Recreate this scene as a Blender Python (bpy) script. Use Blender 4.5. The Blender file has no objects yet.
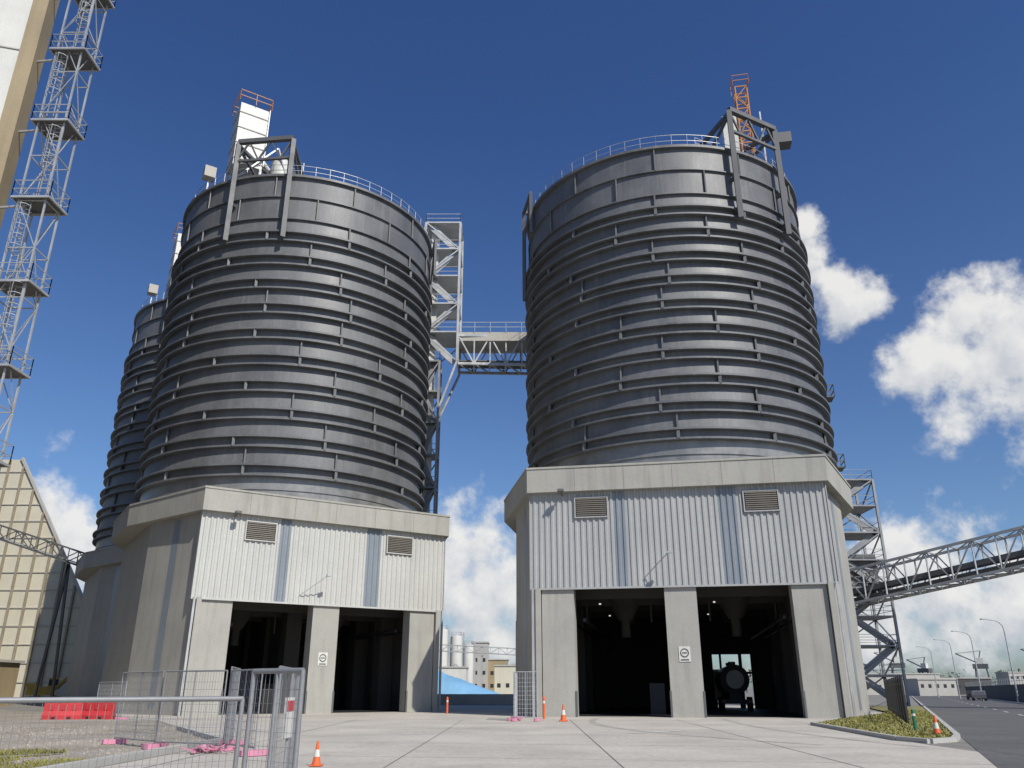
import bpy, math, random
from mathutils import Vector, Matrix
random.seed(7)
R=math.radians
scn=bpy.context.scene
scn.view_settings.view_transform='Standard'
scn.view_settings.look='None'
scn.view_settings.exposure=0

# ------------------------------------------------------------ materials
def mat(name,col,rough=.7,metal=0.,var=.15,scale=1.5,bump=0.,streak=0.,fine=.06,alpha=None,spec=.5,streakcol=None,stain=0.):
    m=bpy.data.materials.new(name); m.use_nodes=True
    nt=m.node_tree; N=nt.nodes; L=nt.links
    b=N['Principled BSDF']
    tc=N.new('ShaderNodeTexCoord')
    n1=N.new('ShaderNodeTexNoise'); n1.inputs['Scale'].default_value=scale*.25; n1.inputs['Detail'].default_value=8; n1.inputs['Roughness'].default_value=.6
    n2=N.new('ShaderNodeTexNoise'); n2.inputs['Scale'].default_value=scale*7; n2.inputs['Detail'].default_value=4
    L.new(tc.outputs['Object'],n1.inputs['Vector']); L.new(tc.outputs['Object'],n2.inputs['Vector'])
    def mr(src,a,bb):
        x=N.new('ShaderNodeMapRange'); x.inputs['From Min'].default_value=.28; x.inputs['From Max'].default_value=.72
        x.inputs['To Min'].default_value=a; x.inputs['To Max'].default_value=bb; L.new(src,x.inputs['Value']); return x.outputs[0]
    f1=mr(n1.outputs['Fac'],1-var,1+var); f2=mr(n2.outputs['Fac'],1-fine,1+fine)
    mu=N.new('ShaderNodeMath'); mu.operation='MULTIPLY'; L.new(f1,mu.inputs[0]); L.new(f2,mu.inputs[1]); fac=mu.outputs[0]
    vm=N.new('ShaderNodeVectorMath'); vm.operation='SCALE'; vm.inputs[0].default_value=col[:3]; L.new(fac,vm.inputs['Scale'])
    cout=vm.outputs[0]
    if streak>0:
        mp=N.new('ShaderNodeMapping'); mp.inputs['Scale'].default_value=(1.6,1.6,.09); L.new(tc.outputs['Object'],mp.inputs['Vector'])
        n3=N.new('ShaderNodeTexNoise'); n3.inputs['Scale'].default_value=1.7; n3.inputs['Detail'].default_value=6; n3.inputs['Roughness'].default_value=.65
        L.new(mp.outputs[0],n3.inputs['Vector'])
        s=N.new('ShaderNodeMapRange'); s.inputs['From Min'].default_value=.5; s.inputs['From Max'].default_value=.78
        s.inputs['To Min'].default_value=0; s.inputs['To Max'].default_value=streak; L.new(n3.outputs['Fac'],s.inputs['Value'])
        mx=N.new('ShaderNodeMixRGB'); L.new(s.outputs[0],mx.inputs[0]); L.new(cout,mx.inputs[1])
        sc=streakcol or (col[0]*.45,col[1]*.43,col[2]*.4)
        mx.inputs[2].default_value=(*sc,1); cout=mx.outputs[0]
    if stain>0:
        n4=N.new('ShaderNodeTexNoise'); n4.inputs['Scale'].default_value=.35; n4.inputs['Detail'].default_value=9; n4.inputs['Roughness'].default_value=.72; n4.inputs['Distortion'].default_value=.6
        L.new(tc.outputs['Object'],n4.inputs['Vector'])
        s=N.new('ShaderNodeMapRange'); s.inputs['From Min'].default_value=.52; s.inputs['From Max'].default_value=.68
        s.inputs['To Min'].default_value=0; s.inputs['To Max'].default_value=stain; L.new(n4.outputs['Fac'],s.inputs['Value'])
        mx=N.new('ShaderNodeMixRGB'); L.new(s.outputs[0],mx.inputs[0]); L.new(cout,mx.inputs[1]); mx.inputs[2].default_value=(col[0]*.55,col[1]*.53,col[2]*.5,1); cout=mx.outputs[0]
    L.new(cout,b.inputs['Base Color'])
    r=mr(n1.outputs['Fac'],max(rough-.1,.05),min(rough+.1,1)); L.new(r,b.inputs['Roughness'])
    b.inputs['Metallic'].default_value=metal
    b.inputs['Specular IOR Level'].default_value=spec
    if bump>0:
        bp=N.new('ShaderNodeBump'); bp.inputs['Strength'].default_value=bump; bp.inputs['Distance'].default_value=.03
        L.new(n2.outputs['Fac'],bp.inputs['Height']); L.new(bp.outputs[0],b.inputs['Normal'])
    return m
M={}
M['silo']=mat('silo_steel',(.135,.138,.143),.52,.1,.26,1.2,streak=.5,streakcol=(.25,.245,.235),fine=.14,spec=.5)
M['silo2']=mat('silo_ring_steel',(.13,.132,.135),.55,.1,.2,2.5,streak=.25,streakcol=(.22,.21,.19),spec=.45)
M['skirt']=mat('silo_skirt_steel',(.24,.24,.235),.42,.35,.3,2.5,streak=.4,streakcol=(.38,.36,.34),fine=.15)
M['conc']=mat('precast_concrete',(.36,.35,.315),.85,0,.12,1.5,bump=.15,streak=.36)
M['conc_shade']=mat('shaded_interior_concrete',(.07,.066,.06),.9,0,.2,1.5,streak=.3)  # much darker than the precast: tunnel shade is put into the colour
M['par']=mat('parapet_concrete',(.37,.36,.32),.85,0,.12,1.5,bump=.15,streak=.5)
M['clad']=mat('cladding_steel',(.38,.385,.378),.55,.05,.07,1.,streak=.22)
M['cladw']=mat('cladding_steel_white',(.49,.49,.46),.55,.0,.06,1.,streak=.18)
M['strip']=mat('translucent_strip',(.22,.25,.28),.4,0,.08,1.,streak=.15)
M['dark']=mat('dark_steel',(.035,.036,.04),.55,.3)
M['louv']=mat('louvre_metal',(.2,.18,.15),.6,.3)
M['galv']=mat('galvanised_steel',(.46,.47,.47),.5,.4,.18,3.)
M['galvd']=mat('weathered_steel',(.27,.275,.28),.55,.35,.2,3.)
M['frame']=mat('grey_frame_steel',(.13,.132,.135),.6,.3,.15,3.)
M['white']=mat('white_panel',(.64,.63,.58),.5,0,.07,1.5,streak=.25)
M['cream']=mat('cream_cladding',(.60,.56,.44),.6,0,.07,.8,streak=.18)
M['tan']=mat('tan_steel',(.34,.27,.16),.6,0,.15,1.,streak=.3)
M['orange']=mat('orange_paint',(.5,.22,.07),.6,0,.2,3.)
M['red']=mat('red_plastic',(.48,.04,.045),.5,0,.2,3.)
M['cone']=mat('cone_orange',(.72,.13,.03),.5,0,.1,3.)
M['pink']=mat('faded_pink_plastic',(.58,.23,.33),.6,0,.25,4.)
M['yellow']=mat('machine_yellow',(.5,.33,.06),.55,0,.25,3.)
M['green']=mat('green_plastic',(.03,.16,.09),.5)
M['blue']=mat('blue_tarpaulin',(.18,.37,.56),.5,0,.2,1.)
M['rubber']=mat('rubber',(.02,.02,.02),.85)
M['tank']=mat('tanker_steel',(.2,.2,.21),.45,.5)
M['lightc']=mat('light_building',(.45,.43,.39),.7,0,.12,.5,streak=.2)
M['rust']=mat('rust_brown',(.22,.12,.07),.85,0,.3,2.)
M['seam']=mat('shed_rib',(.30,.26,.19),.8,0,.2,2.)
M['apron']=mat('apron_concrete',(.46,.425,.37),.88,0,.16,.9,bump=.12,fine=.14,stain=.4)
M['tyre']=mat('tyre_worn_concrete',(.36,.335,.295),.85,0,.25,2.5,fine=.2,stain=.4)
M['joint']=mat('joint_sealant',(.18,.17,.155),.9)
M['gravel']=mat('gravel_dirt',(.30,.265,.215),.95,0,.28,1.2,bump=.6,fine=.35,stain=.4)
M['ground']=mat('ground_dirt',(.2,.19,.165),.95,0,.25,.12,fine=.15)
M['road']=mat('asphalt',(.105,.103,.10),.9,0,.2,.8,bump=.2,fine=.2,stain=.3)
M['kerb']=mat('kerb_concrete',(.42,.41,.38),.85,0,.1,2.)
M['grassg']=mat('grass_ground',(.22,.20,.075),.95,0,.35,2.5,fine=.3,stain=.3)
M['grass']=mat('grass_blade',(.25,.235,.07),.8,0,.4,2.)
M['leaf']=mat('tree_leaf',(.05,.07,.03),.8,0,.4,1.)
M['bark']=mat('bark',(.09,.07,.05),.9)
M['wallk']=mat('dark_wall',(.06,.06,.06),.85,0,.2,.5)
M['paint']=mat('road_paint',(.6,.6,.57),.7,0,.25,3.)
def emis(name,col,s):
    m=bpy.data.materials.new(name); m.use_nodes=True
    b=m.node_tree.nodes['Principled BSDF']; b.inputs['Base Color'].default_value=(*col,1)
    b.inputs['Emission Color'].default_value=(*col,1); b.inputs['Emission Strength'].default_value=s; return m
M['lamp']=emis('ceiling_lamp_glow',(1,.92,.8),.7)

# ------------------------------------------------------------ mesh builder
class MB:
    def __init__(s): s.v=[]; s.f=[]; s.m=[]; s.sm=[]; s.cur=0; s.mats=[]
    def mat(s,k):
        if k not in s.mats: s.mats.append(k)
        s.cur=s.mats.index(k); return s
    def add(s,vs,fs,smooth=False):
        o=len(s.v); s.v+= [tuple(v) for v in vs]
        for f in fs: s.f.append(tuple(i+o for i in f)); s.m.append(s.cur); s.sm.append(smooth)
    def box(s,x0,x1,y0,y1,z0,z1):
        s.add([(x0,y0,z0),(x1,y0,z0),(x1,y1,z0),(x0,y1,z0),(x0,y0,z1),(x1,y0,z1),(x1,y1,z1),(x0,y1,z1)],
          [(0,3,2,1),(4,5,6,7),(0,1,5,4),(1,2,6,5),(2,3,7,6),(3,0,4,7)])
    def beam(s,p,q,w,h=None):
        h=h or w; p=Vector(p); q=Vector(q); d=(q-p)
        if d.length<1e-5: return
        d.normalize(); up=Vector((0,0,1))
        if abs(d.z)>.98: up=Vector((0,1,0))
        a=d.cross(up).normalized()*w/2; b=a.cross(d).normalized()*h/2
        vs=[p-a-b,p+a-b,p+a+b,p-a+b,q-a-b,q+a-b,q+a+b,q-a+b]
        s.add(vs,[(0,1,2,3),(7,6,5,4),(0,4,5,1),(1,5,6,2),(2,6,7,3),(3,7,4,0)])
    def cyl(s,p,q,r,n=12,r2=None,caps=True):
        r2=r if r2 is None else r2; p=Vector(p); q=Vector(q); d=(q-p).normalized()
        up=Vector((0,0,1)) if abs(d.z)<.98 else Vector((1,0,0))
        a=d.cross(up).normalized(); b=d.cross(a)
        vs=[]
        for i in range(n):
            t=2*math.pi*i/n; e=a*math.cos(t)+b*math.sin(t); vs+=[p+e*r,q+e*r2]
        s.add(vs,[(2*i,2*((i+1)%n),2*((i+1)%n)+1,2*i+1) for i in range(n)],True)
        if caps: s.add([vs[2*i] for i in range(n)]+[vs[2*i+1] for i in range(n)],[tuple(range(n))[::-1],tuple(range(n,2*n))])
    def prism(s,pts,z0,z1,caps=True):
        n=len(pts); vs=[(x,y,z0) for x,y in pts]+[(x,y,z1) for x,y in pts]
        fs=[(i,(i+1)%n,n+(i+1)%n,n+i) for i in range(n)]
        if caps: fs+=[tuple(range(n))[::-1],tuple(range(n,2*n))]
        s.add(vs,fs)
    def lathe(s,prof,cx,cy,n=96,smooth=True):
        k=len(prof); vs=[]
        for i in range(n):
            t=2*math.pi*i/n
            for r,z in prof: vs.append((cx+r*math.sin(t),cy-r*math.cos(t),z))
        for j in range(k-1):
            vv=[];
            for i in range(n): vv+=[vs[i*k+j],vs[i*k+j+1]]
            s.add(vv,[(2*i,2*((i+1)%n),2*((i+1)%n)+1,2*i+1) for i in range(n)],smooth)
    def ring(s,c,r,t,n=16,z=None,a0=0,a1=360):
        pts=[]
        for i in range(n+1):
            a=R(a0+(a1-a0)*i/n); pts.append((c[0]+r*math.sin(a),c[1]-r*math.cos(a),c[2]))
        for i in range(n): s.beam(pts[i],pts[i+1],t)
    def obj(s,name,parent=None,loc=None,rot=0):
        me=bpy.data.meshes.new(name); me.from_pydata(s.v,[],s.f)
        for k in s.mats: me.materials.append(M[k])
        me.polygons.foreach_set('material_index',s.m); me.polygons.foreach_set('use_smooth',s.sm); me.update()
        o=bpy.data.objects.new(name,me); scn.collection.objects.link(o)
        if parent: o.parent=parent
        if loc: o.location=loc
        o.rotation_euler[2]=rot
        return o
def empty(name,loc=(0,0,0),rot=0,parent=None):
    e=bpy.data.objects.new(name,None); e.location=loc; e.rotation_euler[2]=rot; scn.collection.objects.link(e)
    if parent: e.parent=parent
    return e

def rail_ring(m,c,r,z,a0,a1,step=4.,h=1.1,t=.05):
    n=max(2,int((a1-a0)/step)); pr=None
    for i in range(n+1):
        a=R(a0+(a1-a0)*i/n); x=c[0]+r*math.sin(a); y=c[1]-r*math.cos(a)
        m.beam((x,y,z),(x,y,z+h),t)
        if pr:
            for hh in (h,h*.5): m.beam((pr[0],pr[1],z+hh),(x,y,z+hh),t)
        pr=(x,y)
def rail_line(m,p,q,h=1.1,t=.045,step=1.5):
    p=Vector(p);q=Vector(q);n=max(1,int((q-p).length/step)); u=Vector((0,0,1))
    for i in range(n+1):
        a=p.lerp(q,i/n); m.beam(a,a+u*h,t)
    for hh in (h,h*.5): m.beam(p+u*hh,q+u*hh,t)
def lattice(m,x0,x1,y0,y1,z0,z1,step,leg=.2,br=.1,plat=True,stairs=True,legk='galv'):
    m.mat(legk)
    cs=[(x0,y0),(x1,y0),(x1,y1),(x0,y1)]
    for x,y in cs: m.beam((x,y,z0),(x,y,z1),leg)
    n=int(round((z1-z0)/step))
    for i in range(n):
        za=z0+(z1-z0)*i/n; zb=z0+(z1-z0)*(i+1)/n
        for k in range(4):
            a=cs[k]; b=cs[(k+1)%4]
            m.beam((*a,zb),(*b,zb),br*1.3)
            if (i+k)%2: m.beam((*a,za),(*b,zb),br)
            else: m.beam((*b,za),(*a,zb),br)
        if plat:
            m.box(x0+.1,x1-.1,y0+.1,y1-.1,zb-.05,zb+.02)
            for k in range(4):
                a=cs[k]; b=cs[(k+1)%4]; rail_line(m,(*a,zb),(*b,zb),step=2)
        if stairs:
            if i%2: m.beam((x0+.3,y0+.5,za),(x1-.3,y0+.5,zb),.12,.7)
            else: m.beam((x1-.3,y0+.5,za),(x0+.3,y0+.5,zb),.12,.7)

# ------------------------------------------------------------ silo unit
def wall_poly(o=0.):
    return [(-9.3-o,.25),(9.3+o,.25),(11.8+o,7),(11.8+o,20),(9.3+o,26.8),(-9.3-o,26.8),(-11.8-o,20),(-11.8-o,7)]
def silo_unit(name,loc,rot,zc0,zc1,zp1,ztop,Rs,davit,cladk,full=True,sx=0):
    E=empty(name,loc,rot)
    cx,cy=sx,13.0
    m=MB().mat('conc'); W=wall_poly(); th=.35
    for k in (1,2,3,5,6,7):
        a=Vector((*W[k],0)); b=Vector((*W[(k+1)%8],0)); d=(b-a).normalized(); nrm=Vector((d.y,-d.x,0))
        L=(b-a).length; npan=max(1,int(round(L/3.6)))
        for j in range(npan):
            p=a+d*(L*j/npan+(.012 if j else 0)); q=a+d*(L*(j+1)/npan-.012)
            i1=p-nrm*th; i2=q-nrm*th
            m.prism([(p.x,p.y),(q.x,q.y),(i2.x,i2.y),(i1.x,i1.y)],0,zc1-.003)
    m.mat('strip')
    for sgn in (-1,1):
        a=Vector((sgn*9.3,.25,0)); b=Vector((sgn*11.8,7,0)); d=(b-a).normalized(); nn=Vector((abs(d.y)*sgn,-abs(d.x),0))
        p=a+d*3.2+nn*.012; q=a+d*4.0+nn*.012
        m.add([(p.x,p.y,0.4),(q.x,q.y,.4),(q.x,q.y,zc1-.2),(p.x,p.y,zc1-.2)],[(0,1,2,3)])
    m.obj('base_walls',E)
    m=MB().mat('conc')
    for y0,y1 in ((.3,1.5),):
        for x0,x1 in ((-8.9,-6.8),(-1.0,1.0),(6.8,8.9)):
            m.box(x0,x1,y0,y1,0,zc0+.25)
    m.box(-9.28,-8.95,.02,.3,0,zc0); 
    m.box(8.95,9.28,.02,.3,0,zc0)
    m.mat('galv')
    for x in (-9.45,9.45): m.beam((x,.0,0),(x,.0,zc0),.14)
    m.mat('frame')
    for x in (-6.8,-1.0,1.0,6.8): m.box(x-.06,x+.06,.27,.42,.0,1.5)
    m.obj('front_piers',E)
    m=MB().mat('conc_shade')
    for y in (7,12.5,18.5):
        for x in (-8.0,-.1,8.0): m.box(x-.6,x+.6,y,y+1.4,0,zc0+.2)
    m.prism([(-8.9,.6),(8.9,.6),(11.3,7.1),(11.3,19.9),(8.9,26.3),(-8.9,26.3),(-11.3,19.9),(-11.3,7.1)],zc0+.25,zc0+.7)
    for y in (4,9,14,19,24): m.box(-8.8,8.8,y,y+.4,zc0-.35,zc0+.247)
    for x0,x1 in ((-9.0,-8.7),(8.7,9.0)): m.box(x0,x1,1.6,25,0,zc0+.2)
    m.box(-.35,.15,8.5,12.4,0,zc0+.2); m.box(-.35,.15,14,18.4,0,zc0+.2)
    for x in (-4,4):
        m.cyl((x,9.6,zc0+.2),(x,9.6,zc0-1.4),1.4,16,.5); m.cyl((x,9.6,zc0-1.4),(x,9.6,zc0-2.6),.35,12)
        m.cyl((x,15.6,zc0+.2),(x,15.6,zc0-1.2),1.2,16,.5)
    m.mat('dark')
    m.box(-9,9,1.7,26.2,.014,.02)  # near-black sheet over the floor, paints in the shade inside the tunnel
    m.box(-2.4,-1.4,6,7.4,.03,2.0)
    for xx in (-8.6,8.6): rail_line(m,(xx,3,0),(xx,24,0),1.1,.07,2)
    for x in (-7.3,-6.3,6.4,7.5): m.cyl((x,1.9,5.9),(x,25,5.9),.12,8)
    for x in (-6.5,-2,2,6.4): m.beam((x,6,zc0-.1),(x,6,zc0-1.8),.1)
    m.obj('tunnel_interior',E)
    m=MB().mat('lamp')
    for x in (-5.6,2.4):
        for y in (6.5,16.5): m.box(x-.07,x+.07,y-.1,y+.1,zc0-.5,zc0-.42)
    m.obj('tunnel_lamps',E)
    m=MB().mat('conc_shade'); m.box(-9.28,9.28,26.5,26.85,zc0,zc1-.004)
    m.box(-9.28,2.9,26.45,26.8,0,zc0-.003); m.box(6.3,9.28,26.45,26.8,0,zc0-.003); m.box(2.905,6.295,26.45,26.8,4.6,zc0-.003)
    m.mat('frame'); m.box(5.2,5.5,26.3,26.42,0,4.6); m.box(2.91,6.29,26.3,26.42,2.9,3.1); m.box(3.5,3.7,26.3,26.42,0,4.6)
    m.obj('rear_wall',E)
    m=MB(); pitch=.40; yb=.22
    def ribseg(x,w):
        d=.07
        return [(x,yb),(x+w*.42,yb),(x+w*.55,yb-d),(x+w*.87,yb-d),(x+w,yb)]
    n=48
    for i in range(n):
        xx=-9.6+i*pitch; xc=xx+pitch/2
        m.mat('strip' if (-4.05<xc<-3.0 or 2.95<xc<4.0) else cladk)
        p=ribseg(xx,pitch)
        vs=[(a,b,zc0) for a,b in p]+[(a,b,zc1) for a,b in p]
        m.add(vs,[(j,j+1,j+6,j+5) for j in range(4)])
    m.mat(cladk)
    m.box(-9.6,9.6,yb+.01,yb+.3,zc0+.02,zc0+.24)
    m.box(-9.66,9.66,yb-.1,yb+.0,zc0-.12,zc0)
    m.box(-9.66,-9.6,yb-.1,yb+.3,zc0,zc1); m.box(9.6,9.66,yb-.1,yb+.3,zc0,zc1)
    m.obj('front_cladding',E)
    m=MB()
    for x0 in (-6.5,4.5):
        zt=zc1-.45; zb=zt-1.25; x1=x0+2.1
        m.mat('dark').box(x0,x1,yb-.1,yb-.085,zb,zt)
        m.mat('louv')
        for k in range(9):
            z=zb+.07+k*(zt-zb-.1)/8.5; m.box(x0+.05,x1-.05,yb-.17,yb-.101,z,z+.075)
        m.mat(cladk)
        m.box(x0-.08,x0,yb-.18,yb-.07,zb-.08,zt+.08); m.box(x1,x1+.08,yb-.18,yb-.07,zb-.08,zt+.08)
        m.box(x0,x1,yb-.18,yb-.07,zt,zt+.08); m.box(x0,x1,yb-.18,yb-.07,zb-.08,zb)
    m.obj('louvre_vents',E)
    m=MB().mat('frame'); m.beam((-7.4,yb-.08,zc1-.2),(-7.4,yb-.9,zc1-.05),.07); m.box(-7.6,-7.2,yb-1.1,yb-.7,zc1-.1,zc1+.05)
    m.mat('galv'); m.beam((-2.2,yb-.08,zc0+.5),(-.6,yb-1.3,zc0+1.9),.045); m.box(-.7,-.35,yb-1.45,yb-1.2,zc0+1.85,zc0+1.97)
    m.obj('wall_fixtures',E)
    m=MB().mat('white'); m.box(-.35,.35,.26,.298,3.2,4.1)
    m.mat('dark')
    for k in range(12):
        a=R(30*k); a2=R(30*k+30); m.beam((.0+.24*math.cos(a),.25,3.72+.24*math.sin(a)),(.24*math.cos(a2),.25,3.72+.24*math.sin(a2)),.02,.05)
    m.box(-.14,.14,.244,.256,3.69,3.75); m.box(-.25,.25,.244,.256,3.28,3.34)
    m.obj('pier_sign',E)
    P=[(-9.75,-.25),(9.75,-.25),(13.2,9.4),(13.2,17.6),(9.75,27.1),(-9.75,27.1),(-13.2,17.6),(-13.2,9.4)]
    m=MB().mat('par')
    m.prism(P,zc1,zp1)
    m.prism([(x*1.004,y*1.004-.05) for x,y in P],zp1+.002,zp1+.14)
    m.mat('joint')
    for x in (-6.5,-3.2,0,3.2,6.5): m.box(x-.012,x+.012,-.256,-.2502,zc1+.01,zp1-.02)
    m.obj('parapet',E)
    m=MB().mat('skirt')
    zb=zp1-.3
    m.lathe([(Rs-.02,zb),(Rs-.02,zb+1.2),(Rs+.06,zb+1.22),(Rs+.06,zb+1.3),(Rs-.02,zb+1.32),(Rs-.02,zb+2.25)],cx,cy,128)
    m.mat('silo')
    prof=[(Rs-.02,zb+2.2)]
    levels=10; top=4.6; sk=2.2; ph=(ztop-zb-sk-top)/levels
    z=zb+sk
    for i in range(levels):
        f=.42; a=.34*ph
        prof+=[(Rs+.03,z),(Rs+f,z+.02),(Rs+f,z+.16),(Rs+.10,z+.18),(Rs+.10,z+a),(Rs+f*1.25,z+a+.02),(Rs+f*1.25,z+a+.17),(Rs+.08,z+a+.25),(Rs,z+ph)]
        z+=ph
    prof+=[(Rs+.22,z),(Rs+.22,z+.1),(Rs+.02,z+.12),(Rs+.02,z+2.2),(Rs+.2,z+2.2),(Rs+.2,z+2.3),(Rs+.02,z+2.32),(Rs+.02,ztop-.35),(Rs+.3,ztop-.33),(Rs+.3,ztop-.1),(Rs+.0,ztop),(Rs*.5,ztop+.9),(0,ztop+1.5)]
    m.lathe(prof,cx,cy,128)
    m.obj('silo_shell',E)
    m=MB().mat('silo2'); z=zb+sk
    for i in range(levels+2):
        hh=ph if i<levels else 2.15
        off=[0,17,6,23,11,28][i%6]+(i*37%13)
        for k in range(11):
            a=R(off+k*32.7); s_,c_=math.sin(a),-math.cos(a)
            p=Vector((cx+s_*(Rs+.12),cy+c_*(Rs+.12),z+.1))
            o=Vector((s_,c_,0))
            if i<levels:
                m.beam(p+o*.16,p+o*.16+Vector((0,0,.34*ph)),.22,.36)
                if k%2==0: m.beam(p+Vector((0,0,.34*ph)),p+Vector((0,0,hh-.05)),.12,.3)
            else: m.beam(p,p+Vector((0,0,hh-.1)),.1,.2)
        z+=hh
    m.obj('splice_ribs',E)
    m=MB().mat('galv')
    rail_ring(m,(cx,cy),Rs-.1,ztop,0,360,6.,1.1,.032)
    m.obj('roof_handrail',E)
    m=MB().mat('frame'); s=davit
    A=[(math.sin(R(s*a)),-math.cos(R(s*a))) for a in (28,51)]
    tops=[]
    for (ax,ay) in A:
        px,py=cx+ax*(Rs+.75),cy+ay*(Rs+.75)
        m.beam((px,py,ztop-6.8),(px,py,ztop+3.2),.40,.40)
        qx,qy=cx+ax*(Rs-4.5),cy+ay*(Rs-4.5)
        m.beam((px,py,ztop+3.0),(qx,qy,ztop+3.0),.3)
        m.beam((qx,qy,ztop+.5),(qx,qy,ztop+3.2),.28)
        m.beam((qx,qy,ztop+.5),(px,py,ztop+2.9),.2)
        m.beam((px,py,ztop-3),(cx+ax*(Rs+.1),cy+ay*(Rs+.1),ztop-3),.25)
        m.beam((px,py,ztop-6),(cx+ax*(Rs+.1),cy+ay*(Rs+.1),ztop-6),.25)
        tops.append(((px,py),(qx,qy)))
    (p1,q1),(p2,q2)=tops
    m.beam((*p1,ztop+3.35),(*p2,ztop+3.35),.4); m.beam((*q1,ztop+3.35),(*q2,ztop+3.35),.3)
    m.beam((*p1,ztop+1.3),(*p2,ztop+1.3),.22)
    n=5
    for i in range(n):
        a=Vector((*p1,0)).lerp(Vector((*p2,0)),i/n); b=Vector((*p1,0)).lerp(Vector((*p2,0)),(i+1)/n)
        z1,z2=(1.3,3.3) if i%2 else (3.3,1.3)
        m.beam((a.x,a.y,ztop+z1),(b.x,b.y,ztop+z2),.14)
    m.mat('galv'); rail_line(m,(*q1,ztop+3.4),(*q2,ztop+3.4)); 
    m.obj('hoist_frame',E)
    m=MB().mat('frame')
    a=R(-s*77); ax,ay=math.sin(a),-math.cos(a)
    px,py=cx+ax*(Rs+.6),cy+ay*(Rs+.6)
    m.beam((px,py,ztop-8),(px,py,ztop+1.2),.3); m.beam((px,py,ztop+1.1),(cx+ax*(Rs-3),cy+ay*(Rs-3),ztop+1.1),.3)
    m.beam((px,py,ztop-1.5),(cx+ax*(Rs-.2),cy+ay*(Rs-.2),ztop+1),.18)
    a2=R(-s*62); bx,by=cx+math.sin(a2)*(Rs+.6),cy-math.cos(a2)*(Rs+.6)
    m.beam((bx,by,ztop-3),(bx,by,ztop+1.2),.25); m.beam((px,py,ztop+1.1),(bx,by,ztop+1.1),.25); m.beam((px,py,ztop-2.5),(bx,by,ztop+1.1),.15)
    m.obj('side_bracket',E)
    m=MB(); 
    if s<0:
        x,y=cx-8.6,cy-5.2
        H=9.0
        m.mat('white'); m.box(x-1.3,x+1.3,y-1.2,y+1.2,ztop+2.4,ztop+H)
        m.mat('lightc')
        for k in range(4): m.box(x-1.36,x+1.36,y-1.26,y+1.26,ztop+2.8+k*1.7,ztop+2.9+k*1.7)
        m.mat('galv')
        for dx in (-1.2,1.2):
            for dy in (-1.1,1.1): m.beam((x+dx,y+dy,ztop),(x+dx,y+dy,ztop+2.4),.2)
        m.mat('orange')
        for a,b in (((-1.5,-1.4),(1.5,-1.4)),((1.5,-1.4),(1.5,1.4)),((1.5,1.4),(-1.5,1.4)),((-1.5,1.4),(-1.5,-1.4))):
            rail_line(m,(x+a[0],y+a[1],ztop+H+.05),(x+b[0],y+b[1],ztop+H+.05),1.2,.06)
        m.mat('galv')
        for dx in (-.3,.3): m.beam((x+1.6,y+dx,ztop+1),(x+1.6,y+dx,ztop+H+1),.07)
        for k in range(19): m.beam((x+1.6,y-.3,ztop+1.2+k*.45),(x+1.6,y+.3,ztop+1.2+k*.45),.05)
        m.mat('white'); m.cyl((x+3.2,y-.5,ztop+1),(x+3.2,y-.5,ztop+4.2),.9,14); m.cyl((x+3.2,y-.5,ztop+4.2),(x+3.2,y-.5,ztop+4.9),.9,14,.3)
        m.cyl((x+1,y,ztop+4.6),(x+5,y+2,ztop+2.0),.3,10)
        m.mat('galv'); m.beam((x-1.5,y-1,ztop),(x+2.5,y-1.6,ztop+5),.14); m.beam((x+4.6,y-1,ztop),(x+2.5,y-1.6,ztop+5),.14)
        m.mat('lightc'); m.box(x-3.2,x-2.2,y+1,y+2.0,ztop+1.5,ztop+2.6)
        m.mat('galv'); m.beam((x-2.7,y+1.5,ztop),(x-2.7,y+1.5,ztop+1.5),.12)
    else:
        x,y=cx+7.9,cy-5.8
        lattice(m,x-.5,x+.5,y-.5,y+.5,ztop,ztop+9.6,1.2,.1,.07,False,False,'orange')
        m.mat('orange')
        for a,b in (((-.7,-.7),(.7,-.7)),((.7,-.7),(.7,.7)),((-.7,.7),(-.7,-.7))):
            rail_line(m,(x+a[0],y+a[1],ztop+9.6),(x+b[0],y+b[1],ztop+9.6),1.1,.05,.8)
        m.mat('white'); m.box(x-1.9,x-.7,y-.5,y+.6,ztop+.8,ztop+6.6)
        m.mat('frame'); m.box(x+2.2,x+3.6,y-.6,y+.6,ztop+3.2,ztop+4.2)
        m.mat('galv'); rail_line(m,(x-5,y-1,ztop+1),(x-1,y-1.6,ztop+1))
        m.beam((x+1.4,y,ztop),(x+1.4,y,ztop+7),.12)
        m.cyl((x-6,y+2,ztop),(x-6,y+2,ztop+3),.06,6); m.cyl((x-12,y+2,ztop),(x-12,y+2,ztop+3),.05,6)
    m.obj('roof_plant',E)
    m=MB().mat('frame')
    for zz in (zp1+2.5,zp1+8.5):
        a=R(93); ax,ay=math.sin(a),-math.cos(a); px,py=cx+ax*(Rs+.6),cy+ay*(Rs+.6)
        m.box(px-.4,px+.7,py-.7,py+.7,zz,zz+.1); rail_line(m,(px+.7,py-.7,zz),(px+.7,py+.7,zz),1.1,.06); rail_line(m,(px-.4,py-.7,zz),(px+.7,py-.7,zz),1.1,.06)
    m.obj('flank_platforms',E)
    return E

rotR=math.atan2(-3.5,18.9)
silo_unit('cement_silo',(10.65,52.25,0),rotR,7.8,14.1,15.7,42.0,11.95,1,'clad',sx=.65)
rotL=math.atan2(.54,.84)
silo_unit('cement_silo',(-13.5,61.0,0),rotL,7.45,13.35,14.9,44.2,12.0,-1,'cladw')
off=27.6
silo_unit('cement_silo',(-13.5-.541*off,61.0+.841*off,0),rotL,7.45,13.35,14.9,44.2,12.0,-1,'cladw')

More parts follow.
